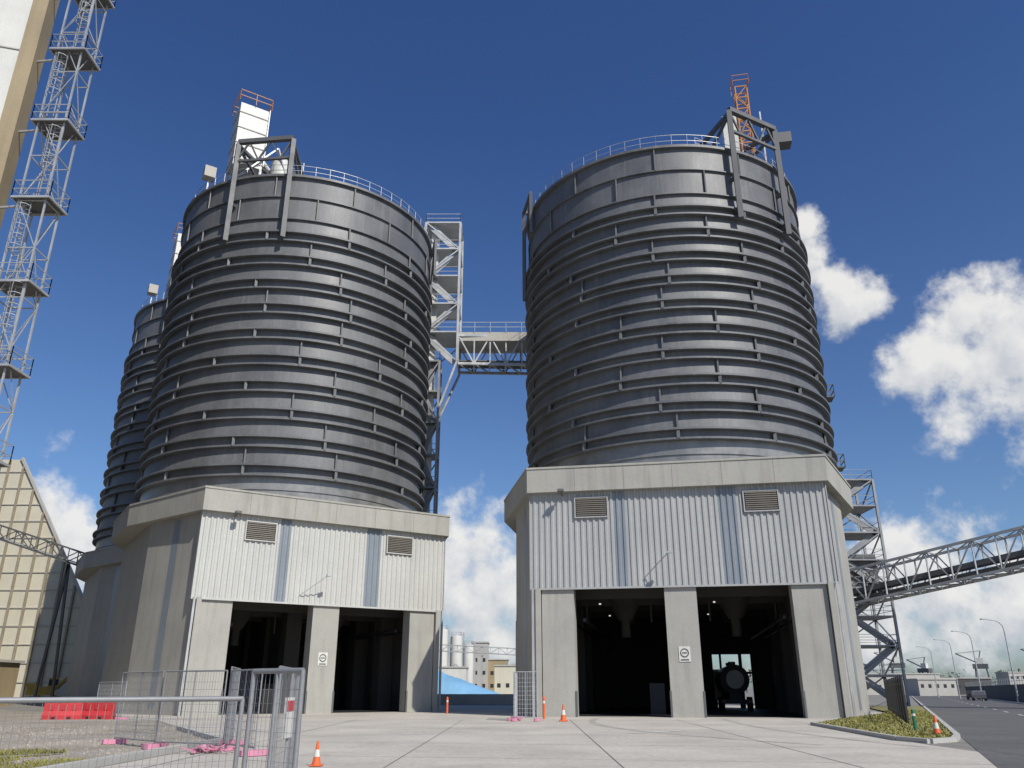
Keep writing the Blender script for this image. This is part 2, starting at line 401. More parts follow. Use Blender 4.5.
# ------------------------------------------------------------ elevator tower and conveyor bridge
E=empty('elevator_tower',(-7.6,79,0))
m=MB(); lattice(m,-1.9,.1,-2,0,0,33.4,3.34,.22,.12,legk='galvd')
lattice(m,-1.9,1.9,-2,2,33.4,50,3.32,.24,.12)
m.beam((.1,-2,28),(1.9,-2,33.4),.2); m.beam((.1,0,28),(1.9,2,33.4),.2)
m.mat('white'); m.box(-1.3,-.5,-1.2,-.4,0,49)
m.obj('lattice_frame',E)
def truss(m,P,Q,w,h,n,ch=.22,br=.12,deck=None,roofk=None):
    P=Vector(P);Q=Vector(Q); d=(Q-P).normalized(); s=d.cross(Vector((0,0,1))).normalized()*w/2; u=Vector((0,0,h/2))
    for a in (s+u,s-u,-s+u,-s-u): m.beam(P+a,Q+a,ch)
    for i in range(n+1):
        c=P.lerp(Q,i/n)
        for k in (s,-s): m.beam(c+k-u,c+k+u,br)
        m.beam(c+s+u,c-s+u,br); m.beam(c+s-u,c-s-u,br)
        if i<n:
            e=P.lerp(Q,(i+1)/n)
            for k in (s,-s):
                if i%2: m.beam(c+k-u,e+k+u,br)
                else: m.beam(c+k+u,e+k-u,br)
            m.beam(c+s-u,e-s-u,br); m.beam(c-s+u,e+s+u,br*.8)
    if deck: m.mat(deck); m.beam(P-u*.7,Q-u*.7,w*.8,.12)
E=empty('conveyor_bridge')
m=MB().mat('galv'); truss(m,(-5.7,79,35.0),(6,79.5,35.0),2.6,3.2,7,.26,.14,'frame'); 
m.mat('lightc'); m.box(-5.6,6,77.7,81.1,36.0,37.0)
m.mat('galv'); rail_line(m,(-5.6,77.6,37.0),(6,77.6,37.0))
m.obj('bridge_truss',E)

E=empty('transfer_tower',(37,88,0))
m=MB(); lattice(m,-2.3,2.3,-2.3,2.3,0,23,2.9,.24,.12,legk='galvd')
m.mat('frame'); m.box(-1.6,1.6,-1.6,1.8,11,15); m.obj('tower_frame',E)
E=empty('conveyor_gallery')
m=MB().mat('galv'); truss(m,(35.5,86.5,11.4),(62,58.6,16.6),2.8,3.3,18,.24,.12,'frame')
m.mat('frame'); P=Vector((35.5,86.5,11.0)); Q=Vector((62,58.6,16.2)); m.beam(P,Q,1.3,.5)
m.mat('galvd')
rail_line(m,(36.6,87.4,9.9),(63,59.6,15.1),1.1,.05,1.8)
c=P.lerp(Q,.95)
for dx in (-1.3,1.3): m.beam((c.x+dx,c.y,0),(c.x+dx,c.y,c.z-1.6),.35)
m.obj('gallery_truss',E)

# ------------------------------------------------------------ far left: tall building + ladder mast
E=empty('process_building')
m=MB().mat('white')
m.prism([(-62,31),(-30.75,39.6),(-30.75,41.2),(-52,68),(-82,60)],0,66)
m.mat('tan'); m.prism([(-30.74,39.5),(-29.9,39.75),(-30.3,41.25),(-30.74,41.25)],0,66)
e1=Vector((-62,31,0)); e2=Vector((-30.8,39.58,0)); dd=(e2-e1).normalized(); nn=Vector((dd.y,-dd.x,0))*.03
m.mat('lightc')
for z in range(3,66,6): m.beam(e1+nn+Vector((0,0,z)),e2+nn+Vector((0,0,z)),.06,.08)
for k in range(1,12): p=e1+dd*(k*2.6)+nn; m.beam(p,p+Vector((0,0,66)),.05)
m.obj('cladding_walls',E)
E=empty('ladder_mast',(-27.6,40.2,0))
m=MB().mat('galv')
mw,md=.78,.7
lattice(m,-mw,mw,-md,md,0,62,3.1,.09,.045,False,False)
for i,z in enumerate([7.6,12.6,17.6,22.6,28.0,33.4,38.8,44]):
    sx=-1 if i%2 else 1
    m.mat('frame'); m.box(-1.1,1.1,-.95,.95,z,z+.06); m.mat('galv')
    for a,b in (((-1.1,-.95),(1.1,-.95)),((1.1,-.95),(1.1,.95)),((1.1,.95),(-1.1,.95)),((-1.1,.95),(-1.1,-.95))):
        rail_line(m,(*a,z),(*b,z),1.1,.04,1.2); m.beam((*a,z),(*b,z),.09,.12)
    lx=.35*sx
    for dx in (-.2,.2): m.beam((lx+dx,-.5,z),(lx+dx,-.5,z+6),.045)
    for k in range(19): m.beam((lx-.2,-.5,z+.3*k),(lx+.2,-.5,z+.3*k),.025)
    for k in range(5): m.ring((lx,-.75,z+2.3+k*.65),.36,.03,10)
    for dx,dy in ((-.36,-.75),(.36,-.75),(0,-1.1)): m.beam((lx+dx,dy,z+2.3),(lx+dx,dy,z+5),.025)
    m.beam((-mw,0,z),(-2.6,.2,z),.12)
m.obj('mast_frame',E)

# ------------------------------------------------------------ storage shed left
E=empty('storage_shed')
m=MB().mat('cream')
prof=[(-92,0),(-57.2,0),(-57.2,11.5),(-70.5,32.5),(-76,32.5),(-92,12)]
n=len(prof); y0,y1=112,190
vs=[(x,y0,z) for x,z in prof]+[(x-.9*(y1-y0),y1,z) for x,z in prof]
m.add(vs,[tuple(range(n)),tuple(range(n,2*n))[::-1]]+[(i,n+i,n+(i+1)%n,(i+1)%n) for i in range(n)])
m.mat('seam')
def roofz(x): return 11.5+(-57.2-x)*(21/13.3) if x>-70.5 else 32.5
for x in [-57.3-2.1*k for k in range(9)]: m.box(x-.13,x+.13,y0-.25,y0-.003,0,roofz(x)-.1)
m.mat('lightc')
for z in [2.4+2.35*k for k in range(13)]:
    xr=-57.25 if z<11.5 else -57.2-(z-11.5)*13.3/21-.1
    m.box(-92,xr,y0-.12,y0-.002,z,z+.14)
m.mat('lightc'); m.beam((-57.0,y0-.1,11.5),(-70.4,y0-.1,32.7),.35)
m.obj('shed_walls',E)
E=empty('inclined_conveyor')
m=MB().mat('frame'); truss(m,(-75,92,23.5),(-45,92,14.2),1.4,1.5,16,.18,.09,'galv'); 
for x,z in ((-62,18.5),(-50,14.8)):
    m.mat('frame'); m.beam((x-1,92,0),(x,92,z),.25); m.beam((x+1,92,0),(x,92,z),.25)
m.obj('conveyor_truss',E)
E=empty('low_shed'); m=MB().mat('tan'); m.box(-55.5,-52,84,90,0,4.2); m.mat('lightc'); m.box(-55.8,-51.7,83.7,90.3,4.2,4.45)
m.mat('rust'); m.cyl((-52,82,0),(-52,82,5.6),.6,12); m.cyl((-52,82,5.6),(-51.3,81.6,6.6),.6,12,.3); m.obj('shed_body',E)

E=empty('excavator',(-56.5,104,0),.3)
m=MB().mat('rubber')
for y in (-1,1):
    m.box(-1.6,1.6,y-.25,y+.25,.15,.8); m.cyl((-1.6,y-.25,.47),(-1.6,y+.25,.47),.33,12); m.cyl((1.6,y-.25,.47),(1.6,y+.25,.47),.33,12)
m.mat('yellow'); m.box(-1.7,1.2,-1.2,1.2,.95,1.9); m.box(-1.9,-.8,-1.1,1.1,1.9,2.3)
m.box(.2,1.3,.2,1.15,1.9,2.05); m.box(.2,1.3,.2,1.15,2.75,2.9)
m.mat('dark'); m.box(.25,1.25,.25,1.1,2.05,2.75)
m.mat('yellow'); m.beam((1,-.3,1.5),(2.4,-.3,3.0),.3,.35); m.beam((2.4,-.3,3.0),(3.6,-.3,2.6),.25,.3); m.beam((3.6,-.3,2.6),(3.9,-.3,1.2),.2,.25)
m.mat('dark'); m.box(3.5,4.3,-.6,.0,.5,1.2); m.beam((1.5,-.3,1.7),(2.2,-.3,2.6),.12)
m.obj('excavator_body',E)

# ------------------------------------------------------------ ground sheets
m=MB().mat('ground'); m.add([(-3000,-300,0),(3000,-300,0),(3000,5000,0),(-3000,5000,0)],[(0,1,2,3)]); m.obj('ground')
m=MB().mat('apron')
ap=[(-9.3,-5),(12.5,-5),(12.8,27.0),(14.6,42),(18.5,48.5),(26,58),(32,85),(18,95),(-2,92),(-36,98),(-32,62),(-19,47),(-8.9,28)]
m.add([(x,y,.004) for x,y in ap],[tuple(range(len(ap)))]); m.obj('concrete_apron')
def strip(a,b,w,z=.012):
    a=Vector((*a,z));b=Vector((*b,z)); d=(b-a).normalized(); s=Vector((-d.y,d.x,0))*w/2
    m.add([a-s,b-s,b+s,a+s],[(0,1,2,3)])
# worn wheel paths into the lanes
m=MB().mat('tyre')
def path(p0,p1,p2,w,n=14):
    pts=[]
    for i in range(n+1):
        t=i/n; x=(1-t)**2*p0[0]+2*t*(1-t)*p1[0]+t*t*p2[0]; y=(1-t)**2*p0[1]+2*t*(1-t)*p1[1]+t*t*p2[1]; pts.append(Vector((x,y,.008)))
    vs=[]
    for i,p in enumerate(pts):
        d=(pts[min(i+1,n)]-pts[max(i-1,0)]).normalized(); s=Vector((-d.y,d.x,0))*w/2*(1+.15*math.sin(i*1.7)); vs+=[p-s,p+s]
    m.add(vs,[(2*i,2*i+1,2*i+3,2*i+2) for i in range(n)])
path((5.0,51.2),(2.0,38),(9.5,27),.38); path((12.2,50.2),(10,36),(12.2,26),.3)
m.obj('wheel_paths')
m=MB().mat('joint')
for k in range(7):
    y=22+k*5.5; strip((-8.+ -max(0,(y-28)*.45),y+1.2),(12.4,y-2.2),.03)
for k in range(5):
    x=-7+k*4.8; strip((x-.6,4),(x+ (x*.25),49),.03)
m.obj('apron_joints')
m=MB().mat('paint')
strip((4.5,33.8),(7.2,36.2),.24,.016); 
m.obj('painted_marking')
m=MB().mat('gravel'); m.add([(x,y,.006) for x,y in [(-60,-5),(-9.4,-5),(-9.2,28),(-19.3,47),(-32.3,62),(-45,75),(-80,75)]],[tuple(range(7))]); m.obj('gravel_yard')
m=MB().mat('kerb')
def kerb(m,pts,w=.18,h=.14):
    for i in range(len(pts)-1):
        a=Vector((*pts[i],h/2));b=Vector((*pts[i+1],h/2)); d=(b-a).normalized()*.004
        m.beam(a+d,b-d,w,h)
kerb(m,[(-9.3,14),(-9.2,28),(-14,36.8)],.25,.16)
m.obj('edge_kerb')
m=MB().mat('gravel')
for i in range(2600):
    y=14+random.random()**1.5*26; x=random.uniform(-.62*y,-9.5 if y<28 else -9.5-(y-28)*.5)
    r=random.uniform(.015,.05)*(.6+y/40); a=random.random()*6
    vs=[(x+r*math.cos(a+t*2.1)*random.uniform(.7,1.2),y+r*math.sin(a+t*2.1),.004) for t in range(3)]+[(x,y,r*.9)]
    m.add(vs,[(0,1,3),(1,2,3),(2,0,3)])
m.obj('loose_stones')
D=Vector((.415,.91,0)).normalized(); S=Vector((D.y,-D.x,0)); K=Vector((14.3,27.5,0))
m=MB().mat('road')
def rp(t,s,z=.012): v=K+D*t+S*s; return (v.x,v.y,z)
m.add([rp(-45,0),rp(-45,10.5),rp(420,10.5),rp(420,0)],[(0,1,2,3)]); m.obj('road')
m=MB().mat('paint')
for t in range(-20,200,9): m.add([rp(t,5.1,.016),rp(t,5.25,.016),rp(t+3,5.25,.016),rp(t+3,5.1,.016)],[(0,1,2,3)])
m.obj('lane_marking')
m=MB().mat('kerb')
kp=[rp(200,-.15)[:2],rp(60,-.15)[:2],rp(20,-.15)[:2],rp(3.5,-.15)[:2]]
c=[(rp(1.2,-.35)[:2]),(rp(-.2,-1.1)[:2]),(12.9,29.3),(13.3,33),(14.4,41.8),(18.2,48.3)]
kerb(m,kp+c,.2,.14)
kerb(m,[rp(-30,10.6)[:2],rp(200,10.6)[:2]],.2,.14)
m.obj('road_kerb')
gv=[(13.0,29.4),rp(-.1,-1.0)[:2],rp(1.2,-.45)[:2],rp(3.5,-.26)[:2],rp(60,-.26)[:2],(34,84),(26.2,60),(18.3,48.2),(14.5,41.7),(13.4,33)]
m=MB().mat('grassg'); m.add([(x,y,.09) for x,y in gv],[tuple(range(len(gv)))]); m.obj('grass_verge')
def inpoly(x,y,P):
    c=False; j=len(P)-1
    for i in range(len(P)):
        if (P[i][1]>y)!=(P[j][1]>y) and x<(P[j][0]-P[i][0])*(y-P[i][1])/(P[j][1]-P[i][1])+P[i][0]: c=not c
        j=i
    return c
def blades(m,test,n,xr,yr,z0,h):
    for i in range(n):
        x=random.uniform(*xr); y=random.uniform(*yr)
        if not test(x,y): continue
        for k in range(3):
            a=random.random()*6.28; w=random.uniform(.012,.03)*(1+y/40); hh=h*random.uniform(.5,1.3); bx=x+random.gauss(0,.04);by=y+random.gauss(0,.04)
            lx,ly=random.gauss(0,.5)*hh,random.gauss(0,.5)*hh
            m.add([(bx-w*math.cos(a),by-w*math.sin(a),z0),(bx+w*math.cos(a),by+w*math.sin(a),z0),(bx+lx,by+ly,z0+hh)],[(0,1,2)])
m=MB().mat('grass')
blades(m,lambda x,y:inpoly(x,y,gv),14000,(12.8,30),(28,66),.088,.07)
m.obj('verge_grass')
m=MB().mat('grass')
cl=[(random.uniform(-14,-6),random.uniform(9,24),random.uniform(.3,1.6)) for _ in range(26)]
blades(m,lambda x,y:x<-9.5 and any((x-a)**2+(y-b)**2<r*r for a,b,r in cl) and x>-.66*y-1,30000,(-16,-6),(8,26),.0,.10)
blades(m,lambda x,y:y<20,5000,(-10.5,-9.45),(12,20),.0,.1)
m.obj('weed_patches')

# ------------------------------------------------------------ temporary fences
def fence(name,p0,p1,h=2.,z0=.08,lean=0.,wire=.006,px=.09,pz=.2,k='galv',foot='pink',tube=.022,z1=None,mid=True):
    E=empty(name,(p0[0],p0[1],0)); m=MB().mat(k)
    A=Vector((0,0,z0)); B=Vector((p1[0]-p0[0],p1[1]-p0[1],z0)); d=(B-A).normalized(); nn=Vector((-d.y,d.x,0)); U=Vector((nn.x*lean,nn.y*lean,1)).normalized()
    for a,b in ((A,A+U*h),(B,B+U*h),(A+U*h,B+U*h),(A+U*.1,B+U*.1)): m.cyl(a,b,tube,8)
    if mid: m.cyl((A+B)/2+U*.1,(A+B)/2+U*h,tube*.8,8)
    m.obj('frame_tube',E)
    w=MB().mat(k); L=(B-A).length
    for i in range(1,int(L/px)): q=A+d*(i*px); w.beam(q+U*.1,q+U*h,wire)
    for i in range(1,int((h-.1)/pz)): w.beam(A+U*(.1+i*pz),B+U*(.1+i*pz),wire)
    w.obj('wire_mesh',E)
    if foot:
        f=MB().mat(foot)
        for c in (A,B):
            x,y=c.x,c.y; n2=nn*.36; t=d*.13
            pts=[Vector((x,y,0))+a for a in (-n2-t*.6,-n2*.8-t,n2*.8-t,n2-t*.6,n2+t*.6,n2*.8+t,-n2*.8+t,-n2+t*.6)]
            f.prism([(p.x,p.y) for p in pts],.018,.15)
        f.obj('fence_feet',E)
    return E
fence('temporary_fence',(-7.4,6.4),(-3.12,10.0),1.50,.0,0,.004,.075,.15,k='galvd',tube=.028,mid=False)
fence('temporary_fence',(-3.05,10.1),(-2.35,9.6),1.80,.0,0,.004,.075,.15,k='galvd',tube=.03)
fence('temporary_fence',(-2.85,10.5),(-3.15,12.9),1.85,.0,.0,.004,.075,.15,k='galvd',tube=.026)
fence('temporary_fence',(-3.2,13.0),(-3.9,15.2),1.85,.0,.0,.005,.075,.15,k='galvd')
fence('temporary_fence',(-10.2,25.2),(-8.1,24.3),2.0,.1,0,.007,.1,.2,k='galvd')
fence('temporary_fence',(-8.0,24.4),(-6.6,22.6),2.0,.1,0,.007,.1,.2,k='galvd')
fence('temporary_fence',(-10.3,25.4),(-12.4,27.4),2.0,.1,0.03,.007,.1,.2,k='galvd')
fence('temporary_fence',(-8.05,24.5),(-8.6,27),2.1,.1,0,.007,.1,.2,k='galvd')
fence('temporary_fence',(.15,46.8),(1.35,46.6),2.4,.1,0,.014,.14,.22)
fence('temporary_fence',(.1,47.0),(.3,50.2),2.4,.1,0,.014,.14,.22)
fence('temporary_fence',(-25,52),(-22,49),1.9,.1,0,.012,.14,.22)
E=empty('safety_mesh_bundle',(-8.2,23.6,0)); m=MB().mat('pink')
for i in range(26):
    a=random.random()*6.28; r=random.random()*.55; x,y=r*math.cos(a)*1.7,r*math.sin(a)*.6
    m.beam((x,y,.03+random.random()*.1),(x+random.gauss(0,.3),y+random.gauss(0,.15),.06+random.random()*.16),.1,.03)
m.obj('mesh_folds',E)
E=empty('sign_board',(-2.98,11.6,0)); m=MB().mat('white'); m.box(-.015,.015,-.2,.2,1.0,1.5); m.mat('red'); m.box(-.02,.021,-.17,.17,1.33,1.46); m.obj('sign_panel',E)

E=empty('palisade_fence'); m=MB().mat('dark')
a=Vector((18.4,40.5,.09)); b=Vector((29.5,68,.09)); L=(b-a).length; n=int(L/.3)
for i in range(n):
    p=a.lerp(b,i/n); m.beam(p,p+Vector((0,0,2.0)),.035,.03)
for z in (.3,1.75): m.beam(a+Vector((0,0,z)),b+Vector((0,0,z)),.05)
for i in range(0,n,9): p=a.lerp(b,i/n); m.beam(p,p+Vector((0,0,2.15)),.1)
m.obj('pales',E)
E=empty('boundary_fence'); m=MB().mat('frame')
for i in range(120):
    p=Vector((29.8,68.5,0)).lerp(Vector((75,165,0)),i/120); m.beam(p,p+Vector((0,0,2.1)),.08)
m.beam((29.8,68.5,2),(75,165,2),.06); m.obj('posts',E)

def cone(loc,s=1.):
    E=empty('traffic_cone',(*loc,0)); m=MB().mat('cone')
    m.box(-.19*s,.19*s,-.19*s,.19*s,.018,.05*s); m.cyl((0,0,.05*s),(0,0,.28*s),.14*s,16,.098*s,False)
    m.mat('white'); m.cyl((0,0,.28*s),(0,0,.48*s),.098*s,16,.062*s,False)
    m.mat('cone'); m.cyl((0,0,.48*s),(0,0,.72*s),.062*s,16,.03*s)
    m.obj('cone_body',E)
cone((2.75,46.5),1.2); cone((15.35,31.6),1.0)
cone((-4.35,19.7),.72)
def bollard(loc,k,h=1.0):
    E=empty('bollard',(*loc,.09)); m=MB().mat(k); m.cyl((0,0,0),(0,0,h),.07,12); m.cyl((0,0,h),(0,0,h+.05),.07,12,.03)
    m.mat('white'); m.cyl((0,0,h*.72),(0,0,h*.84),.074,12,None,False); m.obj('post',E)
bollard((1.75,47.6),'cone',1.1); bollard((15.7,34.0),'green',.75)
bollard((-4.3,57.5),'cone',1.0)
def barrier(loc,rot,k='red'):
    E=empty('water_barrier',(*loc,.006),rot); m=MB().mat(k)
    pr=[(-.3,0),(.3,0),(.3,.22),(.14,.45),(.1,.95),(-.1,.95),(-.14,.45),(-.3,.22)]
    n=8; vs=[(-1.0,y,z) for y,z in pr]+[(1.0,y,z) for y,z in pr]
    m.add(vs,[tuple(range(n)),tuple(range(n,2*n))[::-1]]+[(i,n+i,n+(i+1)%n,(i+1)%n) for i in range(n)])
    for x in (-.6,0,.6): m.box(x-.12,x+.12,-.17,.17,.5,.78)
    m.mat('dark'); m.box(-.5,-.3,-.31,.31,.02,.14); m.box(.3,.5,-.31,.31,.02,.14)
    m.obj('barrier_body',E)
barrier((-25.6,49.5),.25); barrier((-23.8,49.9),-.2)

cR,sR=math.cos(rotR),math.sin(rotR)
def lr(x,y): return (10.65+x*cR-y*sR,52.25+x*sR+y*cR)
E=empty('tanker_truck',(*lr(4.1,17.5),0),rotR); m=MB().mat('tank')
m.cyl((0,0,2.35),(0,8,2.35),1.15,24); m.cyl((0,-.35,2.35),(0,0,2.35),.7,24,1.15)
m.cyl((0,2,3.5),(0,2,3.75),.3,12); m.cyl((0,5,3.5),(0,5,3.75),.3,12)
m.mat('dark'); m.box(-1.2,1.2,-.3,-.1,.55,.85); m.box(-.5,.5,0,9,.8,1.25)
m.mat('rubber')
for y in (1,2.4,9.6): 
    for x in (-1.15,1.15): m.cyl((x-.15,y,.52),(x+.15,y,.52),.52,18)
m.mat('white'); m.box(-1.2,1.2,8.8,10.8,.7,3.3)
m.mat('red'); m.box(-1.1,-.9,-.32,-.3,.65,.78); m.box(.9,1.1,-.32,-.3,.65,.78)
m.obj('tank_and_chassis',E)

# ------------------------------------------------------------ background centre
E=empty('covered_stockpile',(-8.5,125,0)); m=MB().mat('blue')
nx,ny=28,14; vs=[]
for j in range(ny+1):
    for i in range(nx+1):
        u=i/nx; v=j/ny; z=5.4*math.sin(math.pi*v)**.8*min(1,(1-u)*1.1+.03)*min(1,u*6)+random.uniform(-.12,.12)
        vs.append((-8+u*17,-5+v*10,max(.02,z)))
m.add(vs,[(j*(nx+1)+i,j*(nx+1)+i+1,(j+1)*(nx+1)+i+1,(j+1)*(nx+1)+i) for j in range(ny) for i in range(nx)],True)
m.mat('gravel'); m.prism([(-9,-6),(13,-6),(13,6),(-9,6)],.01,.9)
m.obj('tarpaulin_and_base',E)
def plant(name,x,y,k,w,h,kind='box'):
    E=empty(name,(x,y,0)); m=MB().mat(k)
    if kind=='box':
        m.box(-w/2,w/2,-4,4,0,h); m.mat('dark')
        for i in range(int(w/2)):
            for z in range(2,int(h)-1,3): m.box(-w/2+.6+i*2,-w/2+1.4+i*2,-4.03,-4.004,z,z+.9)
        m.mat('lightc'); m.box(-w/2-.2,w/2+.2,-4.2,4.2,h,h+.3)
    elif kind=='silo':
        m.cyl((0,0,2),(0,0,h),w/2,20); m.cyl((0,0,h),(0,0,h+w*.25),w/2,20,.3)
        m.mat('galv'); rail_ring(m,(0,0),w/2-.1,h,0,360,20)
        for a in range(4): m.beam((w*.4*math.cos(a*1.57+.7),w*.4*math.sin(a*1.57+.7),0),(w*.4*math.cos(a*1.57+.7),w*.4*math.sin(a*1.57+.7),2.2),.3)
        m.beam((w/2+.3,0,0),(w/2+.3,0,h+1),.4)
    m.obj('body',E)
plant('storage_tank',2.0,150,'tank',2.7,13.0,'silo')
for x,y,w,h in ((-17.5,210,3,15.5),(-14,212,3,14),(-10.6,205,2.6,11.5)): plant('process_silo',x,y,'white',w,h,'silo')
for x,y,k,w,h in ((-8,215,'lightc',4,12.5),(-4.5,218,'tan',7,8.5),(-1,200,'cream',6,6.6),(-26,230,'lightc',9,9),(5,240,'lightc',10,8),(-13,190,'white',6,6)): plant('factory_building',x,y,k,w,h)
E=empty('pipe_bridge',(-8,170,0)); m=MB().mat('galv'); truss(m,(-8,0,9.5),(12,0,8.5),1.2,1.2,12,.15,.08)
for x in (-7,2,11): m.beam((x,0,0),(x,0,8),.25)
m.obj('truss',E)
E=empty('boundary_wall'); m=MB().mat('lightc'); m.box(-13,9,99.6,100,0,1.1); m.obj('wall_panels',E)

# ------------------------------------------------------------ background right
E=empty('retaining_wall'); m=MB().mat('wallk')
p=[Vector(rp(30,13)),Vector(rp(220,13))]
m.beam(p[0]+Vector((0,0,1.1)),p[1]+Vector((0,0,1.1)),.4,2.3)
m.mat('galvd'); rail_line(m,p[0]+Vector((0,0,2.25)),p[1]+Vector((0,0,2.25)),1.,.06,3); m.obj('wall_body',E)
def lamp(x,y,h,rot):
    E=empty('street_lamp',(x,y,0),rot); m=MB().mat('galv')
    m.cyl((0,0,0),(0,0,h-1.2),.11,10,.07)
    pts=[(0,0,h-1.2),(-.15,0,h-.6),(-.6,0,h-.2),(-1.4,0,h+.05),(-3.0,0,h+.15)]
    for i in range(4): m.cyl(pts[i],pts[i+1],.055,8)
    m.box(-3.7,-2.9,-.14,.14,h+.08,h+.22); m.cyl((0,0,0),(0,0,.5),.17,10); m.obj('lamp_post',E)
lamp(56.5,84,10,.35); lamp(64.5,110,10,.35); lamp(72.5,133,10,.35); lamp(81,156,10,.35); lamp(90,182,10,.35)
def crane(x,y,s,rot):
    E=empty('harbour_crane',(x,y,0),rot); m=MB().mat('frame')
    for dx in (-3*s,3*s):
        for dy in (-2*s,2*s): m.beam((dx,dy,0),(dx*.7,dy*.7,11*s),.5*s)
    m.box(-3*s,3*s,-2*s,2*s,10.5*s,12.5*s); m.mat('white'); m.box(-1.5*s,1.2*s,-1.2*s,1.2*s,12.5*s,15*s)
    m.mat('frame'); m.beam((1*s,0,13*s),(9*s,0,17*s),.5*s); m.beam((0,0,15*s),(-1*s,0,18*s),.4*s); m.beam((-1*s,0,18*s),(9*s,0,17*s),.2*s); m.obj('crane_frame',E)
crane(165,300,.8,2.6); crane(215,340,.8,.4); crane(190,420,1.1,2.9); crane(240,380,1.1,2.6); crane(150,310,.7,2.2)
for x,y,w,h in ((120,270,26,6),(150,290,20,5),(185,300,26,7),(225,320,30,5),(260,330,40,8),(98,260,14,5)):
    plant('warehouse',x,y,random.choice(['lightc','wallk','lightc']),w,h)
plant('warehouse',112,230,'lightc',10,4)
def car(x,y,rot,k):
    E=empty('parked_car',(x,y,0),rot); m=MB().mat(k)
    pr=[(-2.1,.35),(2.1,.35),(2.15,.8),(1.3,.95),(.7,1.4),(-1.2,1.45),(-1.9,1.0),(-2.15,.9)]
    n=8; m.add([(a,-.85,b) for a,b in pr]+[(a,.85,b) for a,b in pr],[tuple(range(n)),tuple(range(n,2*n))[::-1]]+[(i,n+i,n+(i+1)%n,(i+1)%n) for i in range(n)])
    m.mat('dark'); m.add([(-1.1,-.86,1.0),(1.1,-.86,1.0),(.65,-.86,1.33),(-1.0,-.86,1.36)],[(0,1,2,3)]); m.add([(-1.85,-.7,1.04),(-1.85,.7,1.04),(-1.27,.6,1.39),(-1.27,-.6,1.39)],[(3,2,1,0)])
    m.mat('rubber')
    for a in (-1.3,1.3):
        for b in (-.8,.8): m.cyl((a,b-.1,.32),(a,b+.1,.32),.32,14)
    m.obj('car_body',E)
v=K+D*118+S*8.6; car(v.x,v.y,math.atan2(D.y,D.x),'tank')
v=K+D*132+S*8.7; car(v.x,v.y,math.atan2(D.y,D.x),'dark')

m=MB(); 
for i in range(60):
    x=random.uniform(110,420); y=random.uniform(380,460)
    h=random.uniform(6,11); m.mat('bark'); m.cyl((x,y,0),(x,y,h*.6),.35,5,.15)
    m.mat('leaf')
    for k in range(70):
        a=random.random()*6.28; rr=random.random()**.5*h*.45; zz=h*.35+random.random()*h*.65
        px_,py_=x+rr*math.cos(a),y+rr*math.sin(a); s=random.uniform(.5,1.1)
        q=[(px_+random.uniform(-s,s),py_+random.uniform(-s,s),zz+random.uniform(-s,s)) for _ in range(3)]
        m.add(q,[(0,1,2)])
for i in range(70):
    x=random.uniform(-260,60); y=random.uniform(420,480); h=random.uniform(5,9); m.mat('leaf')
    for k in range(50):
        a=random.random()*6.28; rr=random.random()**.5*h*.6; zz=random.random()*h
        px_,py_=x+rr*math.cos(a),y+rr*math.sin(a); s=random.uniform(.6,1.2)
        m.add([(px_+random.uniform(-s,s),py_+random.uniform(-s,s),zz+random.uniform(-s,s)) for _ in range(3)],[(0,1,2)])
m.obj('distant_trees')

# ------------------------------------------------------------ light & sky
SUN=Vector((.60,-.80,0)).normalized(); el=R(44)
sd=Vector((SUN.x*math.cos(el),SUN.y*math.cos(el),math.sin(el)))
l=bpy.data.lights.new('sun','SUN'); l.energy=4.5; l.angle=R(.5); l.color=(1,.95,.86)
lo=bpy.data.objects.new('sun',l); scn.collection.objects.link(lo); lo.rotation_euler=(-sd).to_track_quat('-Z','Y').to_euler()
w=bpy.data.worlds.new('World'); scn.world=w; w.use_nodes=True; nt=w.node_tree; N=nt.nodes; Lk=nt.links
bg=N['Background']; bg.inputs['Strength'].default_value=.1
sky=N.new('ShaderNodeTexSky'); sky.sky_type='NISHITA'; sky.sun_disc=False; sky.sun_elevation=el; sky.sun_rotation=math.atan2(SUN.x,SUN.y)
sky.altitude=0; sky.air_density=1.; sky.dust_density=1.0; sky.ozone_density=2.5
g=bpy.data.node_groups.new('CloudDensity','ShaderNodeTree')
g.interface.new_socket('Vector',in_out='INPUT',socket_type='NodeSocketVector'); g.interface.new_socket('Density',in_out='OUTPUT',socket_type='NodeSocketFloat')
gn=g.nodes; gl=g.links; gi=gn.new('NodeGroupInput'); go=gn.new('NodeGroupOutput')
def gm(op,a,b=None):
    x=gn.new('ShaderNodeMath'); x.operation=op
    for i,s in enumerate((a,b)):
        if s is None: continue
        if isinstance(s,(int,float)): x.inputs[i].default_value=s
        else: gl.new(s,x.inputs[i])
    return x.outputs[0]
V=gi.outputs[0]
n1=gn.new('ShaderNodeTexNoise'); n1.inputs['Scale'].default_value=17; n1.inputs['Detail'].default_value=8; n1.inputs['Roughness'].default_value=.6; gl.new(V,n1.inputs['Vector'])
n0=gn.new('ShaderNodeTexNoise'); n0.inputs['Scale'].default_value=3.2; n0.inputs['Detail'].default_value=3; gl.new(V,n0.inputs['Vector'])
F=-9.
